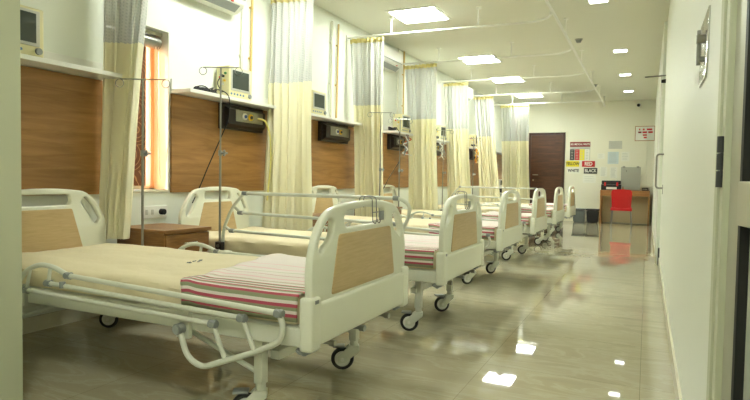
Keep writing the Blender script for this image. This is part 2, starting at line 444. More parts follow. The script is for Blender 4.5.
MB().cyl((0, 0, -0.03), (-0.05, 0, -0.03), 0.026, 0.02).build('body', M['black'], t)
o = MB().box(XR-0.02, XR, 8.05, 8.13, 0.0, 0.22, 0.003).build('door_stop', M['darkgrey'])
tag(o, 'small dark door stop at the foot of the right wall', 'door stop')
t = thing('wall_latch', 'chrome bolt plate mounted on the near right wall', 'latch', (XR, 2.33, 1.52))
MB().add(plate([[(-0.15, -0.06), (-0.10, -0.115), (0.15, -0.115), (0.15, 0.11), (-0.15, 0.11)]], 0.006, 0.002, at=-0.003)).build('back_plate', M['chrome'], t)
MB().cyl((-0.006, -0.02, 0.03), (-0.03, -0.02, 0.03), 0.016).cyl((-0.006, -0.02, -0.04), (-0.022, -0.02, -0.04), 0.01).tube([(-0.022, -0.02, -0.06), (-0.022, -0.02, 0.06)], 0.007).build('bolt', M['steel'], t)

# entrance doorway: jamb post, hinge, open glazed leaf
struct('trim_1', MB().box(XR-0.006, 0.32, 1.60, 1.655, 0, ZC, 0.003).box(XR-0.012, XR+0.01, 1.66, 1.72, 0, ZC, 0.003), M['jamb'])
hg = MB()
for k in range(3): hg.cyl((0.158, 1.615, 1.04+k*0.042), (0.158, 1.615, 1.079+k*0.042), 0.008)
hg.box(0.158, 0.166, 1.615, 1.665, 1.04, 1.163)
t = bpy.data.objects.new('door_3', None); COL.objects.link(t); t['kind'] = 'structure'
t.location = (0.178, 1.60, 0); t.rotation_euler = (0, 0, math.radians(10))
H2 = 2.15
fr = MB().box(0, 0.045, -0.075, 0, 0.01, H2, 0.004).box(0, 0.045, -0.90, -0.825, 0.01, H2, 0.004)
fr.box(0, 0.045, -0.83, -0.07, 0.01, 0.12, 0.004).box(0, 0.045, -0.83, -0.07, H2-0.1, H2, 0.004).box(-0.004, 0.049, -0.83, -0.07, 0.955, 1.055, 0.004)
fr.build('door_frame', M['alu'], t)
hgo = hg.build('door_hinge', M['darkgrey'], t); hgo.matrix_parent_inverse = (Matrix.Translation(t.location) @ Matrix.Rotation(math.radians(10), 4, 'Z')).inverted()
gk = MB()
for z0, z1 in ((0.12, 0.955), (1.055, H2-0.1)):
    gk.box(-0.002, 0.047, -0.09, -0.075, z0, z1).box(-0.002, 0.047, -0.825, -0.81, z0, z1)
gk.build('gasket', M['black'], t)
MB().box(0.018, 0.026, -0.812, -0.088, 0.122, 0.953).box(0.018, 0.026, -0.812, -0.088, 1.057, H2-0.102).build('glass_pane', M['glass'], t)

# ------------------------------------------------------------------ ceiling lights
def panel(x, y, s, label):
    t = thing('ceiling_light', label, 'ceiling light', (x, y, ZC), 0, 'square ceiling panel lights')
    f = MB(); o = s/2
    f.box(-o, o, -o, -o+0.035, -0.014, 0).box(-o, o, o-0.035, o, -0.014, 0).box(-o, -o+0.035, -o+0.035, o-0.035, -0.014, 0).box(o-0.035, o, -o+0.035, o-0.035, -0.014, 0)
    f.build('frame', M['white'], t); MB().box(-o+0.035, o-0.035, -o+0.035, o-0.035, -0.010, -0.001).build('diffuser', M['lamp'], t)
for y, lb in ((4.15, 'square ceiling panel light above the second bed, over the top edge of the view'), (6.76, 'largest square ceiling panel light, nearest in view'), (9.62, 'second square ceiling panel light from the entrance'), (11.75, 'third square ceiling panel light from the entrance'), (14.1, 'farthest square ceiling panel light near the dark door')):
    panel(-2.63, y, 0.64, lb)
def spot(x, y, label):
    x = -0.56 if y == 6.95 else x
    t = thing('downlight', label, 'ceiling light', (x, y, ZC), 0, 'small square downlights over the aisle')
    o = 0.11
    MB().box(-o, o, -o, -o+0.015, -0.01, 0).box(-o, o, o-0.015, o, -0.01, 0).box(-o, -o+0.015, -o+0.015, o-0.015, -0.01, 0).box(o-0.015, o, -o+0.015, o-0.015, -0.01, 0).build('frame', M['white'], t)
    MB().box(-o+0.015, o-0.015, -o+0.015, o-0.015, -0.008, -0.001).build('diffuser', M['downlamp'], t)
for y, lb in ((4.8, 'small square downlight over the aisle nearest the entrance, above the view'), (6.95, 'small square downlight over the aisle, cut by the top edge'), (9.75, 'small square downlight over the aisle, second from the top edge'), (11.95, 'small square downlight over the aisle, third from the top edge'), (14.15, 'small square downlight over the aisle nearest the far wall')):
    spot(-0.44, y, lb)
t = thing('corridor_fill', 'ceiling light in the corridor before the ward', 'ceiling light', (-0.9, 0.2, ZC))  # unseen fill panel, added to brighten the door jamb and near wall
MB().box(-0.3, 0.3, -0.3, 0.3, -0.01, 0).build('diffuser', M['corrlamp'], t)
for (x, y, lb) in ((-0.95, 8.76, 'grey ceiling smoke detector between the curtain rail and the downlights'), (-1.06, 13.0, 'far ceiling smoke detector beside the long curtain rail')):
    t = thing('smoke_detector', lb, 'smoke detector', (x, y, ZC), 0, 'smoke detectors')
    MB().cyl((0, 0, -0.012), (0, 0, 0), 0.055).build('base', M['greymetal'], t)
    MB().cyl((0, 0, -0.05), (0, 0, -0.012), 0.03, 0.045).build('sensor', M['grey'], t)
t = thing('dome_camera', 'tiny black dome camera high on the far wall', 'camera', (-0.25, YF, 2.96))
MB().cyl((0, 0, 0), (0, -0.05, 0), 0.045).build('base', M['white'], t); MB().ball((0, -0.06, -0.01), 0.04).build('lens', M['black'], t)

# ------------------------------------------------------------------ curtain rails
ZR = 2.87
RY = [3.05, 4.88, 6.72, 8.56, 10.41, 12.35, 14.0]
nth = ['first', 'second', 'third', 'fourth', 'fifth', 'sixth', 'seventh']
for i, y in enumerate(RY):
    t = thing('curtain_rail', 'white ceiling curtain rail across the ward, %s from the entrance' % nth[i], 'curtain rail', (XL, y, ZR), 0, 'cross curtain rails')
    e = 0.10
    pts = [(0.005, 0, 0), (2.25, e, 0)]
    if i < 6:
        cx = 2.33
        for k in range(9):
            a = PI/2*(k/8); pts.append((cx+0.285*math.sin(a), e-0.30+0.30*math.cos(a), 0))
    else: pts.append((2.62, 0.12, 0))
    MB().tube(pts, 0.014, 0.0).build('rail', M['white'], t)
    for hx in (0.62, 1.75):
        hr = MB().cyl((hx, 0.03, 0.012), (hx, 0.03, ZC-ZR), 0.008).cyl((hx, 0.03, ZC-ZR-0.012), (hx, 0.03, ZC-ZR), 0.035)
        hr.build('hanger_rod', M['white'], t)
    MB().box(0.0, 0.012, -0.03, 0.03, -0.03, 0.03).build('wall_bracket', M['white'], t)
t = thing('aisle_rail', 'long white curtain rail running along the aisle ceiling', 'curtain rail', (-0.98, 0, ZR))
MB().tube([(0, 1.7, 0), (-0.0, 15.05, 0)], 0.016).build('rail', M['white'], t)
for y in (3.9, 5.75, 7.6, 9.5, 11.4, 13.2, 14.8):
    MB().cyl((0, y, 0.014), (0, y, ZC-ZR), 0.008).cyl((0, y, ZC-ZR-0.012), (0, y, ZC-ZR), 0.035).build('hanger_rod', M['white'], t)

# ------------------------------------------------------------------ curtains
def pleat_sheet(z0, z1, P, rows, uvs):
    bm = bmesh.new(); uvl = bm.loops.layers.uv.new('UVMap')
    n = P['n']; g = []
    for v in range(rows+1):
        z = z0+(z1-z0)*v/rows; row = []
        for u in range(n*12+1):
            row.append(bm.verts.new(P['f'](u/(n*12), z)))
        g.append(row)
    for v in range(rows):
        for u in range(n*12):
            f = bm.faces.new((g[v][u], g[v][u+1], g[v+1][u+1], g[v+1][u]))
            for lp, (a, b) in zip(f.loops, ((u, v), (u+1, v), (u+1, v+1), (u, v+1))):
                lp[uvl].uv = (a/(n*12)*uvs, (z0+(z1-z0)*b/rows))
    me = bpy.data.meshes.new('s'); bm.to_mesh(me); bm.free(); return me
def curtain(idx, y0, xt, xb, yb, n, amp, zb, label, slant=(0, 0)):
    t = thing('privacy_curtain', label, 'curtain', ((xt[0]+xt[1])/2, y0, zb), 0, 'privacy curtains')
    ox, oz = (xt[0]+xt[1])/2, zb
    st, sb = slant            # how far the right end stands deeper than the left one, top and bottom
    rnd = random.Random(idx*7+3); ph = [rnd.uniform(0, 6) for _ in range(6)]
    def f(u, z):
        k = (ZR-z)/(ZR-zb)            # 0 at the rail
        uu = u+0.012*math.sin(2*PI*3*u+ph[0]+k*1.5)+0.008*math.sin(2*PI*5*u+ph[1])
        pinch = 0.02*math.sin(PI*min(1, k*1.15))
        a = xt[0]*(1-k)+xb[0]*k+pinch; b = xt[1]*(1-k)+xb[1]*k-pinch
        x = a+(b-a)*uu
        am = amp*(0.55+0.45*min(1, k*3))*(0.8+0.35*math.sin(2*PI*1.7*u+ph[2]))
        yy = am*math.sin(2*PI*n*u+0.5*math.sin(2*k+ph[3]+3*u))+0.3*am*math.sin(2*PI*n*2.3*u+ph[4]+k*2)
        yy += (yb-y0)*k+0.02*math.sin(3*k+ph[5]+4*u)
        sl = st*(1-k)+sb*k; yy += sl*(uu-0.5)
        x -= (yy-sl*(uu-0.5)-(yb-y0)*k)*sl*1.6
        return (max(x-ox, XL+0.03-ox), yy, z-oz)
    P = {'n': n, 'f': f}
    zs = 1.985
    for nm, a, b, m_ in (('fabric_panel', zb, zs, 'curtain'), ('net_panel', zs, ZR-0.075, 'net'), ('heading_tape', ZR-0.078, ZR-0.022, 'heading')):
        me = pleat_sheet(a, b, P, 28 if nm != 'heading_tape' else 2, 1.7)
        o = link(nm, me, M[m_], t)
        if nm == 'heading_tape':
            s = o.modifiers.new('thick', 'SOLIDIFY'); s.thickness = 0.006; s.offset = 0
    for k in range(n):
        p = f((k+0.5)/n, ZR-0.03)
        MB().tube([(p[0], p[1], ZR-0.035-oz), (p[0], 0.0+0.045*(p[0]+ox-XL)-0.0, ZR-0.012-oz)], 0.004).build('curtain_hook', M['white'], t)
curtain(1, 3.045, (-3.57, -3.27), (-3.57, -3.35), 2.925, 8, 0.040, 0.58, 'cream privacy curtain with net top, nearest one, hanging in front of the first window', (0.19, 0.11))
curtain(2, 4.90, (-3.51, -3.02), (-3.58, -2.95), 4.86, 8, 0.06, 0.34, 'cream privacy curtain with net top, second from the entrance, behind the raised bed rail')
curtain(3, 6.74, (-3.57, -3.10), (-3.50, -3.04), 6.78, 7, 0.055, 0.34, 'cream privacy curtain with net top, third from the entrance, left of the second air conditioner')
curtain(4, 8.60, (-3.58, -3.03), (-3.46, -2.98), 8.62, 8, 0.06, 0.34, 'cream privacy curtain with net top, fourth from the entrance, right of the second air conditioner')
curtain(5, 10.46, (-3.55, -3.06), (-3.40, -2.94), 10.49, 7, 0.055, 0.34, 'cream privacy curtain with net top, fifth from the entrance, left of the third air conditioner')
curtain(6, 12.4, (-3.52, -3.07), (-3.32, -2.85), 12.46, 7, 0.055, 0.34, 'cream privacy curtain with net top, sixth from the entrance')
curtain(7, 14.04, (-3.30, -2.60), (-3.2, -2.55), 14.1, 10, 0.055, 0.34, 'cream privacy curtain with net top, farthest one, beside the dark wooden door')

# ------------------------------------------------------------------ beds
FOOT_OUT = [(-0.475, 0.50), (-0.485, 0.70), (-0.44, 0.83), (-0.35, 0.915), (-0.20, 0.938), (0.0, 0.945), (0.20, 0.938), (0.35, 0.915), (0.44, 0.83), (0.485, 0.70), (0.475, 0.50)]
def side_slot(s, lo):
    o = [(-0.345, 0.878), (-0.385, 0.845), (-0.43, lo+0.02), (-0.415, lo-0.02), (-0.385, lo), (-0.315, 0.80), (-0.298, 0.868)]
    return [(s*a, b) for a, b in o]
def add_caster(bed, loc, ang):
    c = MB().cyl((0, 0, 0.135), (0, 0, 0.17), 0.022).box(-0.028, 0.028, -0.026, 0.026, 0.105, 0.138, 0.006)
    for s in (-1, 1):
        c.add(plate([[(-0.085, 0.045), (-0.045, 0.045), (0.028, 0.11), (0.02, 0.135), (-0.03, 0.135), (-0.09, 0.075)]], 0.006, 0.001, to='xz', at=s*0.024))
    cs = c.build('caster', M['powder'], bed, loc); cs.rotation_euler = (0, 0, ang)
    ctr = (-0.062, 0, 0.063)
    wh = MB().torus(ctr, 0.050, 0.0125, 'y', 32, 10).build('tyre', M['black'], cs)
    MB().cyl((ctr[0], -0.012, ctr[2]), (ctr[0], 0.012, ctr[2]), 0.046, bev=0.004, seg=28).cyl((ctr[0], -0.03, ctr[2]), (ctr[0], 0.03, ctr[2]), 0.01).build('wheel_hub', M['white'], cs)
    MB().box(-0.115, -0.05, -0.03, 0.03, 0.128, 0.136, 0.002).build('brake_pedal', M['grey'], cs)
    return cs
def rail_collapsed(bed, s):
    y = s*0.53
    m = MB()
    m.tube([(-0.575, y, 0.40), (-0.57, y, 0.48), (-0.50, y, 0.555), (-0.40, y, 0.592), (-0.30, y, 0.588), (-0.19, y, 0.553)], 0.0125, 0.05)
    m.tube([(-0.19, y, 0.553), (1.03, y, 0.512)], 0.0125)
    m.tube([(-0.335, y, 0.503), (0.85, y, 0.472)], 0.0115)
    m.tube([(-0.505, y, 0.452), (0.70, y, 0.430)], 0.0115)
    m.tube([(-0.32, y, 0.58), (-0.335, y, 0.503)], 0.009).tube([(-0.47, y, 0.565), (-0.505, y, 0.452)], 0.009)
    m.tube([(1.03, y, 0.512), (1.052, y, 0.46), (1.04, y, 0.405), (0.94, y, 0.35), (0.64, y, 0.236), (0.56, y, 0.27), (0.515, y, 0.385)], 0.0125, 0.07)
    m.tube([(0.85, y, 0.472), (0.915, y, 0.342)], 0.010).tube([(0.70, y, 0.430), (0.765, y, 0.286)], 0.010)
    r = m.build('side_rail', M['powder'], bed)
    for (x, z) in ((-0.19, 0.553), (-0.335, 0.503), (-0.505, 0.452), (1.03, 0.512), (0.85, 0.472), (0.70, 0.430)):
        MB().cyl((x-0.018, y, z), (x+0.018, y, z-0.002), 0.0165).cyl((x, y-0.018, z), (x, y+0.018, z), 0.014).build('pivot_joint', M['grey'], r)
    MB().cyl((0.515, y-0.022, 0.385), (0.515, y+0.022, 0.385), 0.024, bev=0.005).build('pivot_knob', M['grey'], r)
    MB().cyl((-0.225, y+s*0.005, 0.49), (-0.225, y+s*0.005, 0.52), 0.014).build('pivot_joint', M['grey'], r)
def rail_raised(bed, s):
    y = s*0.53
    m = MB()
    m.tube([(-0.41, y, 0.915), (0.86, y, 0.915), (0.925, y, 0.875), (0.925, y, 0.81), (0.86, y, 0.66), (0.80, y, 0.46)], 0.0125, 0.06)
    m.tube([(-0.41, y, 0.915), (-0.52, y, 0.80), (-0.60, y, 0.64), (-0.61, y, 0.44)], 0.0125, 0.06)
    m.tube([(-0.50, y, 0.815), (-0.44, y, 0.768), (0.885, y, 0.745)], 0.0115, 0.03)
    m.tube([(-0.59, y, 0.66), (-0.53, y, 0.628), (0.84, y, 0.605)], 0.0115, 0.03)
    r = m.build('side_rail', M['powder'], bed)
    for (x, z) in ((-0.40, 0.915), (-0.44, 0.768), (-0.52, 0.628), (0.83, 0.915), (0.82, 0.746)):
        MB().cyl((x-0.02, y, z), (x+0.02, y, z), 0.0155).build('pivot_joint', M['grey'], r)
    MB().cyl((-0.61, y-0.02, 0.44), (-0.61, y+0.02, 0.44), 0.02, bev=0.004).build('pivot_knob', M['grey'], r)
def make_bed(raised):
    bed = thing('hospital_bed', 'x', 'bed')
    # footboard
    b = MB().add(plate([FOOT_OUT,
        [(-0.205, 0.90), (-0.215, 0.86), (-0.195, 0.832), (0.195, 0.832), (0.22, 0.86), (0.205, 0.90), (0.0, 0.915)],
        side_slot(1, 0.755), side_slot(-1, 0.755)], 0.036, 0.011, [0.09, 0.022, 0.02, 0.02], at=1.128))
    b.box(1.105, 1.158, -0.497, 0.497, 0.375, 0.548, 0.014).box(1.10, 1.162, -0.50, -0.425, 0.36, 0.575, 0.016).box(1.10, 1.162, 0.425, 0.50, 0.36, 0.575, 0.016)
    fb = b.build('footboard', M['plastic'], bed)
    MB().add(plate([[(-0.268, 0.808), (0.268, 0.808), (0.325, 0.560), (-0.325, 0.560)]], 0.044, 0.003, [0.02], at=1.128)).build('wood_panel', M['bedwood'], fb)
    MB().box(1.159, 1.1625, -0.478, -0.448, 0.60-0.05, 0.615-0.05, 0.001).build('badge', M['grey'], fb)
    for s in (-1, 1):
        MB().cyl((1.10, s*0.455, 0.345), (1.10, s*0.455, 0.365), 0.034, seg=28, bev=0.006).cyl((1.10, s*0.455, 0.335), (1.10, s*0.455, 0.345), 0.012).build('corner_bumper', M['grey'], bed)
    # headboard
    HO = [(-0.445, 0.44), (-0.45, 0.73), (-0.37, 0.85), (-0.29, 0.925), (-0.10, 0.945), (0.10, 0.945), (0.29, 0.925), (0.37, 0.85), (0.45, 0.73), (0.445, 0.44)]
    def hs(s): return [(s*p, q) for p, q in ((0.27, 0.885), (0.245, 0.855), (0.345, 0.712), (0.37, 0.70), (0.398, 0.735), (0.34, 0.83), (0.285, 0.885))]
    b = MB().add(plate([HO, [(-0.165, 0.905), (-0.175, 0.86), (-0.16, 0.835), (0.16, 0.835), (0.175, 0.86), (0.165, 0.905)], hs(1), hs(-1)], 0.036, 0.011, [0.07, 0.022, 0.015, 0.015], at=-1.125))
    hb = b.build('headboard', M['plastic'], bed)
    MB().add(plate([[(-0.18, 0.812), (0.18, 0.812), (0.275, 0.50), (-0.275, 0.50)]], 0.042, 0.003, [0.012], at=-1.125)).build('wood_panel', M['bedwood'], hb)
    # frame
    f = MB()
    for s in (-1, 1):
        f.box(-1.10, 1.10, s*0.47-0.02, s*0.47+0.02, 0.375, 0.448, 0.004)
    for x in (-1.08, -0.35, 0.25, 1.06): f.box(x-0.02, x+0.02, -0.452, 0.452, 0.38, 0.43, 0.003)
    f.box(-0.62, -0.55, -0.512, -0.488, 0.36, 0.47, 0.004).box(0.48, 0.55, -0.512, -0.488, 0.34, 0.46, 0.004)
    f.box(-0.62, -0.55, 0.488, 0.512, 0.36, 0.47, 0.004).box(0.48, 0.55, 0.488, 0.512, 0.34, 0.46, 0.004)
    f.build('bed_frame', M['powder'], bed)
    MB().box(-1.08, 1.08, -0.45, 0.45, 0.436, 0.452, 0.003).build('mattress_deck', M['powder'], bed)
    # under-frame
    u = MB()
    for x in (0.90, -0.90):
        u.box(x-0.022, x+0.022, -0.37, 0.37, 0.265, 0.305, 0.004)
    for s in (-1, 1):
        u.box(-0.90, 0.86, s*0.30-0.015, s*0.30+0.015, 0.335, 0.365, 0.003)
        u.tube([(0.86, s*0.40, 0.20), (0.35, s*0.40, 0.375)], 0.011).tube([(-0.90, s*0.40, 0.20), (-0.40, s*0.40, 0.375)], 0.011)
    u.tube([(0.86, -0.02, 0.285), (0.96, -0.2, 0.375)], 0.012).tube([(0.86, 0.02, 0.285), (0.96, 0.2, 0.375)], 0.012)
    u.build('base_frame', M['powder'], bed)
    ly = 0.34 if raised else 0.37
    for x in (0.93 if raised else 0.90, -0.90):
        for s in (-1, 1):
            MB().box(x-0.022, x+0.022, s*ly-0.022, s*ly+0.022, 0.165, 0.376, 0.005).build('leg', M['powder'], bed)
            k = s+(2 if x > 0 else 0)
            add_caster(bed, (x, s*ly, 0), {-1: 0.4, 1: -0.6, 1+2: 0.49, -1+2: 0.55}[k])
    # cranks tucked under the foot end
    for y in (-0.28, 0.0, 0.28):
        MB().cyl((0.95, y, 0.345), (1.12, y, 0.345), 0.009).cyl((1.12, y, 0.345), (1.145, y, 0.345), 0.015).build('crank_handle', M['steel'] if y else M['grey'], bed)
    rail_collapsed(bed, 1)
    (rail_raised if raised else rail_collapsed)(bed, -1)
    return bed
def mattress_mesh(seed):
    bm = bmesh.new()
    X0, X1, Y0, Y1, Z0, Z1, R = -1.085, 1.085, -0.462, 0.462, 0.454, 0.562, 0.035
    nx, ny, nz = 70, 34, 5
    vs = {}
    def V(i, j, k):
        if (i, j, k) not in vs:
            p = Vector((X0+(X1-X0)*i/nx, Y0+(Y1-Y0)*j/ny, Z0+(Z1-Z0)*k/nz))
            q = Vector((min(max(p.x, X0+R), X1-R), min(max(p.y, Y0+R), Y1-R), min(max(p.z, Z0+R*0.4), Z1-R)))
            d = p-q
            if d.length > 1e-6: p = q+d*min(1, R/d.length)
            s = Vector((p.x*2.6+seed*9, p.y*5, p.z*3+seed))
            w_ = noise.noise(s)*0.010+noise.noise(s*3.1)*0.005
            if k == nz: p.z += w_
            elif 0 < k:
                sy = -1 if j == 0 else (1 if j == ny else 0)
                p.y += sy*(0.003+0.007*math.sin(p.x*24+3*noise.noise(s)+k))
            vs[(i, j, k)] = bm.verts.new(p)
        return vs[(i, j, k)]
    for i in range(nx):
        for j in range(ny):
            for k in (0, nz): bm.faces.new((V(i, j, k), V(i+1, j, k), V(i+1, j+1, k), V(i, j+1, k)))
        for k in range(nz):
            for j in (0, ny): bm.faces.new((V(i, j, k), V(i+1, j, k), V(i+1, j, k+1), V(i, j, k+1)))
    for j in range(ny):
        for k in range(nz):
            for i in (0, nx): bm.faces.new((V(i, j, k), V(i, j+1, k), V(i, j+1, k+1), V(i, j, k+1)))
    bmesh.ops.recalc_face_normals(bm, faces=bm.faces)
    me = bpy.data.meshes.new('mattress'); bm.to_mesh(me); bm.free(); return me
def blanket_mesh(seed, xn, xf):
    bm = bmesh.new(); uvl = bm.loops.layers.uv.new('UVMap')
    drop, half, R, top = 0.10, 0.473, 0.03, 0.580
    def prof(v):      # 0..1 over the cloth's width -> (y, z)
        tot = 2*drop+2*half; s = v*tot
        if s < drop: return (-half-0.004*math.sin(s*40), top-0.012-(drop-s))
        if s > tot-drop: return (half, top-0.012-(s-(tot-drop)))
        t = s-drop-half; e = half-abs(t); dz = 0 if e > R else 0.012*(1-e/R)**2
        return (t, top-dz)
    nu, nv = 46, 60; g = []
    for u in range(nu+1):
        row = []
        for v in range(nv+1):
            y, z = prof(v/nv); k = v/nv
            xs = xn+(xf-xn)*k+0.012*math.sin(v*0.5)
            x = xs+(1.075-xs)*u/nu
            nn = noise.noise(Vector((x*4+seed, y*5, seed*2.0)))
            z += 0.008*nn+(0.006*math.exp(-((u-3)/2.5)**2))
            row.append(bm.verts.new((x, y+(0.006*nn if abs(y) > 0.45 else 0), z)))
        g.append(row)
    for u in range(nu):
        for v in range(nv):
            f = bm.faces.new((g[u][v], g[u+1][v], g[u+1][v+1], g[u][v+1]))
            for lp, (a, b) in zip(f.loops, ((u, v), (u+1, v), (u+1, v+1), (u, v+1))): lp[uvl].uv = (a/nu, b/nv)
    me = bpy.data.meshes.new('blanket'); bm.to_mesh(me); bm.free(); return me

proto_low = make_bed(False); proto_up = make_bed(True)
BEDS = [(-2.315, 2.39, False, 'nearest the entrance'),
        (-2.315, 4.00, True, 'second from the entrance'),
        (-2.40, 6.00, False, 'third from the entrance'),
        (-2.42, 7.90, False, 'fourth from the entrance'),
        (-2.43, 9.85, True, 'fifth from the entrance'),
        (-2.45, 11.78, False, 'farthest from the entrance')]
used = {False: False, True: False}
for i, (x, y, up, lb) in enumerate(BEDS):
    src = proto_up if up else proto_low
    b = src if not used[up] else copy_tree(src)
    used[up] = True
    b.location = (x, y, 0)
    tag(b, 'cream hospital bed with wood end panels, '+lb, 'bed', 'hospital beds in a row')
    r = random.Random(i)
    if i == 0:
        for c in [k for k in bpy.data.objects if k.parent == b and (k.name.startswith('caster') or k.name.startswith('leg'))]:
            q = c.location if c.name.startswith('caster') else sum((v.co for v in c.data.vertices), Vector())/len(c.data.vertices)
            if q.x > 0 and q.y < 0:
                if c.name.startswith('leg'): c.data = c.data.copy()
                c.location.x -= 0.05; c.location.y -= 0.03
    if i:
        for c in [k for k in bpy.data.objects if k.parent == b and k.name.startswith('caster')]:
            c.rotation_euler[2] += r.uniform(-0.35, 0.3)
    m = link('mattress', mattress_mesh(i), M['sheet'], None, (x, y, 0))
    tag(m, 'mattress in tan sheet on the bed '+lb, 'mattress', 'mattresses')
    bk = link('blanket', blanket_mesh(i, [0.47, 0.52, 0.40, 0.45, 0.4, 0.4][i], [0.27, 0.36, 0.3, 0.35, 0.3, 0.3][i]), M['blanket'], None, (x, y, 0))
    s = bk.modifiers.new('thick', 'SOLIDIFY'); s.thickness = 0.006; s.offset = -1
    tag(bk, 'striped red and green blanket on the bed '+lb, 'blanket', 'striped blankets')
    if i == 0:
        mk = MB(); rr = random.Random(9)
        for k in range(16):
            a = 0.0+rr.uniform(-0.07, 0.07); q = rr.uniform(-0.018, 0.018)
            mk.cyl((0.06+q, 0.06+a, 0.566), (0.06+q+rr.uniform(-.012, .012), 0.06+a+0.012, 0.5665), 0.0022, seg=6)
        mk.build('printed_mark', M['bingrey'], m)

# chart hooks on the footboards
def chart_hook(x, y, label, z=0.955):
    t = thing('chart_hook', label, 'hook', (x, y, z), 0, 'wire chart hooks on footboards')
    for dy in (-0.022, 0.022):
        MB().tube([(-0.045, dy, -0.05), (-0.045, dy, 0.0), (-0.02, dy, 0.008), (0.022, dy, 0.0), (0.026, dy, -0.11), (0.04, dy, -0.125), (0.05, dy, -0.10)], 0.0028, 0.015, rs=8).build('wire', M['steel'], t)
    MB().tube([(0.028, -0.03, -0.07), (0.028, 0.035, -0.07)], 0.0028, rs=8).tube([(0.028, -0.03, -0.11), (0.028, 0.035, -0.11)], 0.0028, rs=8).build('cross_wire', M['steel'], t)
    MB().box(0.03, 0.036, 0.04, 0.085, -0.11, -0.065, 0.001).build('tag', M['grey'], t)
chart_hook(-1.19, 2.465, 'wire chart hook with grey tag on the nearest footboard')
chart_hook(-1.19, 3.99, 'wire chart hook on the second footboard from the entrance')

# IV poles
def iv_pole(x, y, z0, z1, hw, knob, ang, label, clampy=0):
    t = thing('iv_pole', label, 'iv pole', (x, y, z0), 0, 'iv poles clamped to beds')
    h = z1-z0
    MB().cyl((0, 0, 0), (0, 0, h*0.55), 0.009).cyl((0, 0, h*0.55), (0, 0, h), 0.0065).build('pole', M['steel'], t)
    d = Vector((math.cos(ang), math.sin(ang), 0))
    MB().tube([d*-hw+Vector((0, 0, h)), d*hw+Vector((0, 0, h))], 0.0045, rs=8).build('crossbar', M['steel'], t)
    for s in (-1, 1):
        c = d*s*hw+Vector((0, 0, h-0.028)); pts = []
        for k in range(25):
            a = PI/2+2*PI*k/24*0.97*s
            pts.append(c+0.028*(math.cos(a)*d+math.sin(a)*Vector((0, 0, 1))))
        MB().tube(pts, 0.003, 0.0, rs=8).build('hook', M['steel'], t)
    kb = MB().cyl((0, 0, knob-0.02), (0, 0, knob+0.02), 0.015)
    kb.cyl((0.012, 0, knob), (0.045, 0, knob), 0.009)
    for k in range(3):
        a = 2*PI*k/3; kb.cyl((0.045, 0, knob), (0.045, 0.024*math.cos(a), knob+0.024*math.sin(a)), 0.008)
    kb.build('clamp_knob', M['grey'], t)
    MB().box(-0.03, 0.03, -0.02+clampy, 0.02+clampy, 0.0, 0.065, 0.005).build('bed_clamp', M['gasbox'], t)
    MB().cyl((0, -0.02+clampy, 0.035), (0, -0.028+clampy, 0.035), 0.012).build('bolt', M['steel'], t)
A_ = 0.44
iv_pole(-3.17, 2.925, 0.46, 1.70, 0.16, 0.73, A_, 'steel iv pole in front of the nearest curtain, behind the nearest bed')
iv_pole(-2.935, 3.452, 0.475, 1.86, 0.135, 0.74, A_, 'steel iv pole clamped to the second bed near the nightstand')
iv_pole(-3.03, 6.55, 0.45, 1.86, 0.14, 0.70, A_, 'steel iv pole in front of the third curtain')
iv_pole(-3.11, 7.36, 0.45, 1.86, 0.14, 0.70, A_, 'steel iv pole between the third and fourth curtains')
iv_pole(-3.12, 9.27, 0.45, 1.86, 0.14, 0.70, A_, 'steel iv pole between the fourth and fifth curtains')
iv_pole(-3.14, 11.2, 0.45, 1.86, 0.14, 0.70, A_, 'steel iv pole between the fifth and sixth curtains')

# nightstand
t = thing('nightstand', 'brown wooden nightstand with one drawer between the two nearest beds', 'nightstand', (-3.05, 3.235, 0), -0.06)
MB().box(-0.50, 0.0, -0.22, 0.20, 0.08, 0.625, 0.003).build('body', M['nightwood'], t, smooth=False)
MB().box(-0.51, 0.025, -0.235, 0.215, 0.627, 0.652, 0.003).build('top', M['nightwood'], t, smooth=False)
dr = MB().box(0.001, 0.018, -0.215, 0.195, 0.47, 0.615, 0.002).build('drawer', M['nightwood'], t, smooth=False)
MB().tube([(0.018, -0.06, 0.55), (0.04, -0.055, 0.55), (0.04, 0.055, 0.55), (0.018, 0.06, 0.55)], 0.006, 0.015).build('drawer_handle', M['chrome'], dr)
MB().box(0.001, 0.018, -0.215, 0.195, 0.09, 0.46, 0.002).build('cupboard_door', M['nightwood'], t, smooth=False)
for a in (-0.46, -0.04):
    for b_ in (-0.18, 0.16): MB().cyl((a, b_, 0), (a, b_, 0.08), 0.02).build('foot', M['black'], t)
# second nightstand further along, between beds 3 and 4
for j, (yy, lb) in enumerate(((5.2, 'brown wooden nightstand between the second and third beds'), (7.13, 'brown wooden nightstand between the third and fourth beds'))):
    c = copy_tree(t); c.location = (-3.07, yy, 0); c['label'] = lb; c.rotation_euler = (0, 0, 0)
    c['group'] = 'nightstands'
t['group'] = 'nightstands'
# sockets
t = thing('power_socket', 'white double power socket on the wall above the nearest nightstand', 'socket', (XL, 3.46, 0.74))
MB().box(0, 0.012, -0.13, 0.13, -0.05, 0.05, 0.004).build('face_plate', M['white'], t)
MB().cyl((0.012, 0.06, 0.0), (0.05, 0.06, 0.0), 0.024).build('plug', M['black'], t)
for dy in (-0.09, -0.03):
    MB().box(0.012, 0.015, dy-0.012, dy+0.012, -0.02, 0.02, 0.001).build('switch', M['postergrey'], t)

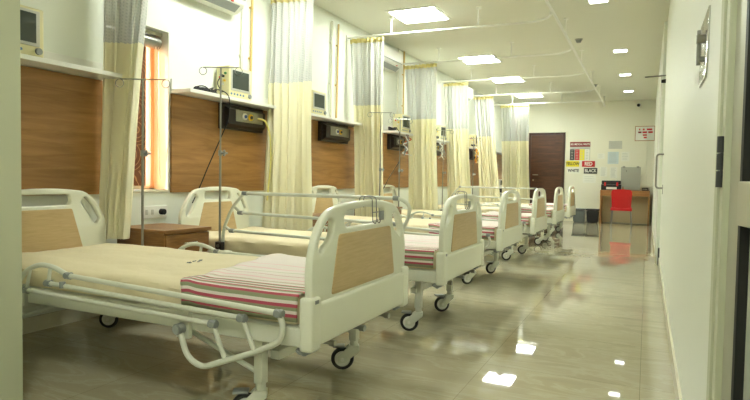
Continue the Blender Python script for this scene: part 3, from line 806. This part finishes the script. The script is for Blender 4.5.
# ------------------------------------------------------------------ patient monitors and their cables
def monitor(y0, y1, h, label, buttons=True, depth=0.15, group='patient monitors on the wall shelves'):
    w_ = y1-y0
    t = thing('patient_monitor', label, 'monitor', (XL+0.03, (y0+y1)/2, 1.756), 0, group)
    hw = w_/2
    MB().box(0, depth, -hw, hw, 0, h, 0.012).build('casing', M['ivory'], t)
    MB().box(depth-0.002, depth+0.006, -hw+0.022, hw-0.03, 0.065, h-0.018, 0.004).build('screen_bezel', M['postergrey'], t)
    MB().box(depth+0.004, depth+0.008, -hw+0.04, hw-0.055, 0.085, h-0.035, 0.002).build('screen', M['screen'], t)
    for k in range(5):
        MB().cyl((depth-0.002, -hw+0.03+k*w_*0.13, 0.035), (depth+0.004, -hw+0.03+k*w_*0.13, 0.035), 0.009, seg=14).build('button', M['bluebutton'], t)
    MB().cyl((depth-0.002, hw-0.04, 0.038), (depth+0.018, hw-0.04, 0.038), 0.021, bev=0.003).build('control_knob', M['grey'], t)
    for k, (cc, zz, xx) in enumerate((('green', 0.215, 0.11), ('red', 0.18, 0.05), ('black', 0.19, 0.085), ('yellow', 0.15, 0.1), ('blue', 0.2, 0.06), ('white', 0.12, 0.08))):
        MB().cyl((xx, -hw-0.012, zz), (xx, -hw+0.002, zz), 0.011, seg=12).build('connector', M[cc], t)
    return t
monitor(2.02, 2.395, 0.30, 'ivory patient monitor on the nearest shelf at the left edge')
monitor(4.16, 4.49, 0.285, 'ivory patient monitor with coloured connectors beside the coiled cable')
monitor(5.58, 5.90, 0.27, 'ivory patient monitor partly hidden by the second curtain')
monitor(8.20, 8.56, 0.28, 'ivory patient monitor left of the fourth curtain, above tangled cables')
monitor(10.02, 10.36, 0.27, 'ivory patient monitor between the fourth and fifth curtains')
monitor(11.9+0.5, 12.72, 0.27, 'ivory patient monitor between the fifth and sixth curtains')
def tangle(cx, cy, z, L_, Wd, n, r, seed, m, label, drop=None):
    rr = random.Random(seed); pts = []
    for k in range(n):
        a = k*1.15+rr.uniform(-.3, .3)
        pts.append((max(XL+0.03, min(XL+0.235, cx+Wd*math.cos(a)*rr.uniform(.5, 1))), cy+L_*math.sin(a)*rr.uniform(.4, 1), z+r+0.003+rr.uniform(0, 1)*0.055*(0.4+0.6*(k % 2))))
    if drop: pts += drop
    o = MB().tube(pts, r, 0.06, rs=8, n=5).build('cable', m)
    tag(o, label, 'cable', 'cables on and below the shelves')
tangle(-3.5, 3.92, 1.757, 0.17, 0.08, 46, 0.005, 1, M['blackglossy'], 'black coiled cable on the shelf hanging down to the second headboard',
       [(-3.44, 4.12, 1.79), (-3.385, 4.10, 1.74), (-3.38, 4.09, 1.55), (-3.42, 3.98, 1.3), (-3.46, 3.90, 1.1), (-3.50, 3.86, 0.95), (-3.57, 3.84, 0.8)])
tangle(-3.5, 7.98, 1.757, 0.12, 0.07, 50, 0.006, 2, M['blackglossy'], 'black tangled cables beside the monitor left of the fourth curtain',
       [(-3.385, 8.0, 1.74), (-3.375, 7.98, 1.5), (-3.4, 8.05, 1.3), (-3.46, 7.8, 1.05), (-3.55, 7.7, 0.8)])
tangle(-3.47, 9.86, 1.757, 0.10, 0.07, 40, 0.007, 5, M['darkgrey'], 'dark tangled cables beside the monitor right of the fourth curtain')
tangle(-3.47, 12.2+0.12, 1.757, 0.05, 0.05, 24, 0.007, 6, M['darkgrey'], 'dark cables beside the monitor right of the fifth curtain')
o = MB().tube([(-3.47, 4.10, 1.79), (-3.45, 4.0, 1.86), (-3.46, 4.08, 1.93), (-3.50, 4.137, 1.955)], 0.005, 0.06).build('monitor_lead', M['blackglossy'])
tag(o, 'black lead looping from the coiled cable into the monitor', 'cable')
# hanging hose bundles below gas panels
def hoses(y, cols, label, x=-3.36, z=1.6):
    t = thing('hose_bundle', label, 'hoses', (x, y, z), 0, 'hose bundles hanging at the gas panels')
    rr = random.Random(int(y*10))
    for k, c in enumerate(cols):
        dy = rr.uniform(-.05, .05); pts = [(0.0, dy, 0.11)]
        for q in range(7): pts.append((rr.uniform(-.05, .06), dy+rr.uniform(-.09, .09), 0.08-q*0.045+rr.uniform(-.03, .03)))
        MB().tube(pts, 0.008, 0.04, rs=8).build('hose', M[c], t)
hoses(8.22, ['grey', 'white', 'grey', 'orange'], 'grey and orange hoses hanging under the shelf left of the fourth curtain')
hoses(9.92, ['white', 'grey', 'white', 'postergrey'], 'white and grey hoses hanging right of the fourth curtain')
hoses(12.22, ['yellow', 'orange', 'yellow', 'white'], 'yellow and orange hoses hanging left of the sixth curtain')

# ------------------------------------------------------------------ gas outlet panels
def gas_panel(y0, y1, label):
    t = thing('gas_outlet_panel', label, 'gas outlet panel', (XL+0.02, (y0+y1)/2, 1.61), 0, 'gas outlet panels')
    hw = (y1-y0)/2
    b = MB().box(0, 0.05, -hw, hw, -0.13, 0.105, 0.004)
    b.build('backing_board', M['gasbox'], t)
    b = plate([[(0.05, -0.115), (0.10, -0.085), (0.10, 0.055), (0.05, 0.08)]], 2*(hw-0.03), 0.002, to='xz', at=0)
    MB().add(b).build('housing', M['gasbox'], t)
    MB().box(0.099, 0.106, -hw+0.13, hw-0.08, -0.055, 0.055, 0.003).build('outlet_strip', M['steel'], t)
    for dy, c in ((-0.06, 'white'), (0.03, 'yellow')):
        s = MB().cyl((0.105, dy, -0.002), (0.118, dy, -0.002), 0.032, seg=24).build('gas_outlet', M[c], t)
        MB().cyl((0.118, dy, -0.002), (0.128, dy, -0.002), 0.016).build('valve', M['darkgrey'] if c == 'yellow' else M['blue'], s)
    return t
gas_panel(4.20, 4.82, 'dark gas outlet panel below the shelf, left of the second curtain')
gas_panel(5.98, 6.66, 'dark gas outlet panel below the shelf, left of the third curtain')
gas_panel(8.02, 8.52, 'dark gas outlet panel below the shelf, left of the fourth curtain')
gas_panel(9.7, 10.37, 'dark gas outlet panel below the shelf, left of the fifth curtain')
gas_panel(12.36, 13.1, 'dark gas outlet panel below the shelf, left of the sixth curtain')
o = MB().tube([(-3.50, 4.66, 1.608), (-3.44, 4.70, 1.60), (-3.42, 4.76, 1.48), (-3.42, 4.78, 1.2), (-3.44, 4.75, 0.8)], 0.009, 0.08).build('oxygen_hose', M['yellowtube'])
tag(o, 'pale yellow hose plugged into the gas panel left of the second curtain', 'hose')

# wall pipes
def pipe(x, y, z1, m, r, label, lean=0.0):
    t = thing('wall_pipe', label, 'pipe', (XL+r+0.012, y, 1.86), 0, 'vertical wall pipes')
    MB().tube([(0, 0, -0.09), (0, lean, z1-1.86)], r).build('tube', M[m], t)
    for z in (0.35, 0.85): MB().box(-r-0.012, 0.004, -0.018+lean*z/1.2, 0.018+lean*z/1.2, z-0.008, z+0.008).build('pipe_clip', M[m], t)
pipe(0, 4.665, ZC, 'gaspipe', 0.012, 'yellow wall pipe above the second gas panel, beside the first air conditioner', 0.03)
pipe(0, 4.52, ZC, 'whitepipe', 0.014, 'white wall pipe beside the first yellow pipe', 0.03)
pipe(0, 6.42, 2.98, 'gaspipe', 0.012, 'yellow wall pipe between the second and third curtains', 0.03)
pipe(0, 6.27, 2.98, 'whitepipe', 0.014, 'white wall pipe between the second and third curtains', 0.02)
pipe(0, 8.62, ZC, 'gaspipe', 0.014, 'yellow wall pipe left of the fourth curtain')
pipe(0, 8.38, ZC, 'whitepipe', 0.014, 'white wall pipe left of the fourth curtain')

# air conditioners
def ac(y0, y1, z, label):
    hw = (y1-y0)/2
    t = thing('air_conditioner', label, 'air conditioner', (XL, (y0+y1)/2, z), 0, 'wall air conditioners')
    b = plate([[(0.0, 0.0), (0.10, 0.0), (0.185, 0.07), (0.20, 0.13), (0.20, 0.27), (0.18, 0.285), (0.0, 0.285)]], 2*hw, 0.006, [0.015], to='xz', at=0)
    MB().add(b).build('casing', M['white'], t)
    s = MB()
    s.bm.free(); s.bm = bmesh.new()
    vs = [(0.106, -hw+0.06, -0.001), (0.106, hw-0.06, -0.001), (0.168, hw-0.06, 0.050), (0.168, -hw+0.06, 0.050)]
    q = [s.bm.verts.new(v) for v in vs]+[s.bm.verts.new((v[0]-0.01, v[1], v[2]+0.015)) for v in vs]
    for f in ((0, 1, 2, 3), (7, 6, 5, 4), (0, 4, 5, 1), (1, 5, 6, 2), (2, 6, 7, 3), (3, 7, 4, 0)): s.bm.faces.new([q[k] for k in f])
    s.build('air_outlet', M['grey'], t, smooth=False)
    MB().box(0.198, 0.203, -hw+0.02, hw-0.02, 0.105, 0.112).build('panel_seam', M['grey'], t)
    MB().box(0.14, 0.19, hw-0.2, hw-0.17, 0.06, 0.07, 0.001).build('status_light', M['signred'], t)
ac(3.62, 4.38, 2.56, 'white wall air conditioner cut by the top edge above the first shelf monitor')
ac(7.32, 8.15, 2.66, 'white wall air conditioner behind the third curtain')
ac(11.35, 12.08, 2.70, 'white wall air conditioner behind the fifth curtain')

# ------------------------------------------------------------------ far wall items
YW = YF
RX = (PI/2, 0, 0)
def flat(name, x0, x1, z0, z1, m, label, cat, group=None, lines=0, lm='papergrey', y=YW, th=0.004):
    o = MB().box(-(x1-x0)/2, (x1-x0)/2, -th, 0, -(z1-z0)/2, (z1-z0)/2).build(name, M[m], None, ((x0+x1)/2, y-0.001, (z0+z1)/2), smooth=False)
    tag(o, label, cat, group)
    if lines:
        l = MB(); rr = random.Random(int(x0*100)); h = z1-z0; w_ = x1-x0
        for k in range(lines):
            z = h/2-h*(k+1)/(lines+1); l.box(-w_*0.38, w_*rr.uniform(0.15, 0.38), -th-0.001, -th, z-h*0.012, z+h*0.012)
        l.build('printed_lines', M[lm], o)
    return o
o = flat('waste_poster', -1.85, -1.35, 1.585, 2.06, 'postergrey', 'bio medical waste poster with four coloured columns beside the door', 'poster')
MB().box(-0.25, 0.25, -0.0055, -0.004, 0.11, 0.2375).build('header', M['maroon'], o)
words('BIO MEDICAL WASTE', 0.068, M['paper'], o, (0, -0.0065, 0.174), RX, bold=0.001, sx=0.72)
for k, c in enumerate(('signblack', 'signred', 'signyellow', 'paper')):
    q = MB().box(-0.245+k*0.1225, -0.133+k*0.1225, -0.0055, -0.004, -0.232, 0.045).build('colour_column', M[c], o)
    l = MB()
    for r_ in range(6): l.box(-0.225+k*0.1225, -0.16+k*0.1225, -0.0062, -0.0055, -0.2+r_*0.04, -0.19+r_*0.04)
    l.build('column_text', M['postergrey'] if c != 'paper' else M['papergrey'], q)
MB().box(-0.2, 0.2, -0.0055, -0.004, 0.065, 0.085).build('printed_line', M['papergrey'], o)
for nm, x0, x1, z0, z1, m_, tm, sz in (('YELLOW', -1.935, -1.61, 1.415, 1.565, 'signyellow', 'signblack', 0.105), ('RED', -1.54, -1.225, 1.415, 1.565, 'signred', 'paper', 0.13),
                                       ('WHITE', -1.91, -1.585, 1.24, 1.385, 'paper', 'signblack', 0.11), ('BLACK', -1.49, -1.165, 1.24, 1.385, 'signblack', 'paper', 0.115)):
    o = flat('sign', x0, x1, z0, z1, m_, '%s waste sign reading %s on the far wall' % (nm.lower(), nm), 'sign', 'waste colour signs')
    words(nm, sz, M[tm], o, (0, -0.0052, 0), RX, bold=0.003, sx=0.80)
flat('paper_notice', -1.51, -1.19, 1.0, 1.215, 'paper', 'white paper notice pinned below the black sign', 'notice', 'papers on the far wall', 3)
flat('paper_notice', -0.91, -0.60, 1.875, 2.075, 'postergrey', 'faint grey paper notice, topmost above the pale blue sheet', 'notice', 'papers on the far wall', 6)
flat('paper_notice', -0.925, -0.67, 1.495, 1.80, 'paperblue', 'pale blue paper sheet on the far wall', 'notice', 'papers on the far wall', 9)
flat('paper_notice', -1.17, -1.0, 1.62, 1.76, 'paper', 'small white paper left of the pale blue sheet', 'notice', 'papers on the far wall', 4)
flat('paper_notice', -0.61, -0.42, 1.56, 1.80, 'paper', 'small white paper right of the pale blue sheet', 'notice', 'papers on the far wall', 5)
flat('paper_notice', -1.10, -0.93, 1.17, 1.42, 'paper', 'white printed paper below left of the pale blue sheet', 'notice', 'papers on the far wall', 8)
flat('paper_notice', -0.865, -0.69, 1.13, 1.42, 'paper', 'white printed paper directly below the pale blue sheet', 'notice', 'papers on the far wall', 8)
# framed indicator board with red marks
t = thing('call_board', 'white indicator board with red marks and thin wooden frame high on far wall', 'indicator board', (-0.087, YW, 2.25))
MB().box(-0.225, 0.225, -0.03, 0, -0.185, 0.185, 0.003).build('frame', M['deskwood'], t)
MB().box(-0.21, 0.21, -0.034, -0.029, -0.17, 0.17, 0.001).build('board_face', M['white'], t)
for x, z, w_, c in ((-0.12, 0.10, 0.03, 'signred'), (-0.03, 0.10, 0.04, 'signred'), (0.10, 0.10, 0.12, 'signred'), (-0.115, 0.03, 0.075, 'maroon'), (-0.005, 0.03, 0.10, 'red'), (0.125, 0.03, 0.10, 'red'), (0.0, -0.04, 0.09, 'signred'), (0.01, -0.10, 0.07, 'signred')):
    MB().box(x-w_/2, x+w_/2, -0.038, -0.034, z-0.02, z+0.02, 0.001).build('red_mark', M[c], t)
# the cord from the board down to the desk
o = MB().tube([(-0.02, YW-0.012, 2.06), (-0.025, YW-0.012, 1.3), (0.0, YW-0.012, 1.02), (0.05, YW-0.02, 0.95), (0.10, YW-0.03, 1.02)], 0.005, 0.08).build('cord', M['whitepipe'])
tag(o, 'thin white cord hanging from the indicator board to the desk', 'cord')
# desk
t = thing('desk', 'wooden desk with beige panels against the far wall', 'desk', (-0.485, 15.5, 0))
MB().box(-0.555, 0.555, -0.28, 0.28, 0.80, 0.835, 0.003).build('desk_top', M['deskwood'], t, smooth=False)
MB().box(-0.553, -0.525, -0.28, 0.28, 0, 0.80).build('side_panel', M['deskwood'], t, smooth=False)
MB().box(0.525, 0.553, -0.28, 0.28, 0, 0.80).build('side_panel', M['deskwood'], t, smooth=False)
MB().box(-0.525, 0.525, 0.22, 0.24, 0.02, 0.80).build('back_panel', M['deskpanel'], t, smooth=False)
MB().box(-0.525, 0.525, -0.275, -0.255, 0.70, 0.80).build('apron', M['deskwood'], t, smooth=False)
# red chair
t = thing('plastic_chair', 'red plastic chair with steel legs in front of the desk', 'chair', (-0.525, 14.72, 0))
b = plate([[(-0.205, 0.40), (-0.225, 0.80), (-0.20, 0.86), (0.0, 0.875), (0.20, 0.86), (0.225, 0.80), (0.205, 0.40)]], 0.02, 0.006, [0.04], to='xz', at=-0.2)
bmesh.ops.subdivide_edges(b, edges=b.edges[:], cuts=1)
for v in b.verts: v.co.y += 0.05*(abs(v.co.x)/0.22)**2-0.10*max(0, v.co.z-0.45)
MB().add(b).build('backrest', M['red'], t)
MB().box(-0.225, 0.225, -0.19, 0.22, 0.42, 0.445, 0.01).box(-0.23, 0.23, -0.21, -0.19, 0.37, 0.43, 0.006).build('seat', M['red'], t)
for sx in (-1, 1):
    for sy in (-1, 1):
        MB().tube([(sx*0.195, -0.17 if sy < 0 else 0.18, 0.42), (sx*0.225, -0.215 if sy < 0 else 0.21, 0.0)], 0.013).build('leg', M['steel'], t)
# toolbox, phone, cabinet
t = thing('toolbox', 'black toolbox with red latches on the desk', 'toolbox', (-0.80, 15.42, 0.836))
MB().box(-0.23, 0.23, -0.11, 0.11, 0.0, 0.14, 0.012).build('body', M['black'], t)
MB().box(-0.22, 0.22, -0.105, 0.105, 0.142, 0.235, 0.025).build('lid', M['black'], t)
for sx in (-1, 1): MB().box(sx*0.14-0.022, sx*0.14+0.022, -0.118, -0.105, 0.10, 0.19, 0.004).build('latch', M['red'], t)
MB().box(-0.11, 0.13, -0.113, -0.109, 0.02, 0.075, 0.001).build('label_strip', M['paper'], t)
t = thing('flip_board', 'grey metal clip board case leaning on the wall above the desk', 'board', (-0.375, 15.72, 0.836))
MB().box(-0.225, 0.225, -0.02, 0.03, 0.0, 0.58, 0.006).build('panel', M['greymetal'], t)
for sx in (-1, 1): MB().box(sx*0.16-0.03, sx*0.16+0.03, -0.028, -0.02, 0.555, 0.60, 0.003).build('clip', M['steel'], t)
MB().cyl((-0.1, -0.02, 0.48), (-0.1, -0.03, 0.48), 0.012).build('lock', M['darkgrey'], t)
t = thing('telephone', 'small black telephone at the right end of the desk', 'telephone', (-0.03, 15.42, 0.836))
MB().box(-0.08, 0.08, -0.08, 0.08, 0, 0.035, 0.008).build('base', M['black'], t)
MB().tube([(-0.08, -0.03, 0.045), (-0.06, -0.03, 0.06), (0.04, -0.03, 0.06), (0.06, -0.03, 0.045)], 0.016, 0.02).build('handset', M['black'], t)
t = thing('bottle', 'tiny brown bottle beside the toolbox on the desk', 'bottle', (-0.53, 15.36, 0.836))
MB().cyl((0, 0, 0), (0, 0, 0.07), 0.02, bev=0.004).build('body', M['deskwood'], t); MB().cyl((0, 0, 0.07), (0, 0, 0.095), 0.009).build('cap', M['darkgrey'], t)
# bins
def wbin(x, m, label):
    t = thing('waste_bin', label, 'bin', (x, 15.45, 0), 0, 'waste bins')
    b = bmesh.new(); bmesh.ops.create_cube(b, size=1)
    for v in b.verts:
        k = 0.85 if v.co.z < 0 else 1.0
        v.co = Vector((v.co.x*0.30*k, v.co.y*0.26*k, 0.155+v.co.z*0.31))
    bmesh.ops.bevel(b, geom=b.edges[:], offset=0.02, segments=3, affect='EDGES')
    MB().add(b).build('body', M[m], t)
    MB().box(-0.16, 0.16, -0.14, 0.14, 0.312, 0.35, 0.012).build('lid', M[m], t)
wbin(-1.54, 'bingrey', 'grey waste bin left of the black one')
wbin(-1.21, 'binblack', 'black waste bin between the grey bin and desk')
# trolley by the far curtain
t = thing('equipment_trolley', 'medical equipment trolley beside the farthest curtain', 'trolley', (-3.25, 14.62, 0))
MB().cyl((0, 0, 0.1), (0, 0, 1.15), 0.02).build('post', M['steel'], t)
for a in range(4):
    q = a*PI/2+0.6
    lg = MB().tube([(0, 0, 0.12), (0.2*math.cos(q), 0.2*math.sin(q), 0.085)], 0.015).build('leg', M['white'], t)
    MB().torus((0.2*math.cos(q), 0.2*math.sin(q), 0.035), 0.025, 0.010, 'y').build('caster', M['black'], lg)
MB().box(-0.14, 0.14, -0.12, 0.12, 0.55, 0.57, 0.004).build('shelf', M['white'], t)
MB().box(-0.11, 0.11, -0.10, 0.10, 0.571, 0.70, 0.01).build('basket', M['greymetal'], t)
MB().box(-0.15, 0.15, -0.11, 0.09, 0.86, 1.06, 0.015).build('device', M['white'], t)
MB().box(-0.10, 0.06, -0.116, -0.108, 0.91, 1.03, 0.003).build('screen', M['screen'], t)
MB().box(0.02, 0.12, -0.12, -0.02, 0.74, 0.82, 0.01).build('module', M['green'], t)
MB().box(-0.12, -0.03, -0.13, -0.02, 0.72, 0.84, 0.01).build('module', M['darkgrey'], t)
MB().tube([(0.1, -0.1, 1.0), (0.2, -0.12, 0.9), (0.18, -0.12, 0.7), (0.1, -0.1, 0.6)], 0.012, 0.06).build('hose', M['white'], t)
MB().ball((0.16, -0.08, 0.9), 0.05).build('humidifier', M['bluebutton'], t)

# ------------------------------------------------------------------ daylight
wd = bpy.data.worlds.new('world'); scene.world = wd; wd.use_nodes = True
bg = wd.node_tree.nodes['Background']; bg.inputs['Color'].default_value = lin((232, 238, 246)); bg.inputs['Strength'].default_value = 3.0
sl = bpy.data.lights.new('sun', 'SUN'); sl.energy = 7; sl.angle = 0.02; sl.color = (1, 0.86, 0.68)
so = bpy.data.objects.new('sun', sl); COL.objects.link(so)
so.rotation_euler = Vector((-0.62, -0.75, 0.42)).to_track_quat('Z', 'Y').to_euler()

# ------------------------------------------------------------------ camera
cam = bpy.data.cameras.new('camera'); co = bpy.data.objects.new('camera', cam); COL.objects.link(co)
cam.sensor_fit = 'HORIZONTAL'; cam.sensor_width = 36; cam.lens = 575/750*36; cam.clip_start = 0.02
p_, r_, y_ = math.radians(2.2475), math.radians(0.9625), math.radians(25.2776)
fw = Vector((-math.sin(y_)*math.cos(p_), math.cos(y_)*math.cos(p_), -math.sin(p_)))
rt0 = Vector((math.cos(y_), math.sin(y_), 0)); up0 = rt0.cross(fw)
rt = rt0*math.cos(r_)+up0*math.sin(r_); up = -rt0*math.sin(r_)+up0*math.cos(r_)
mt = Matrix((rt, up, -fw)).transposed().to_4x4(); mt.translation = (0, 0, 1.05)
co.matrix_world = mt
scene.camera = co
scene.view_settings.view_transform = 'Standard'; scene.view_settings.look = 'None'
scene.view_settings.gamma = 1.0; scene.view_settings.use_curve_mapping = False
scene.view_settings.exposure = 1.52
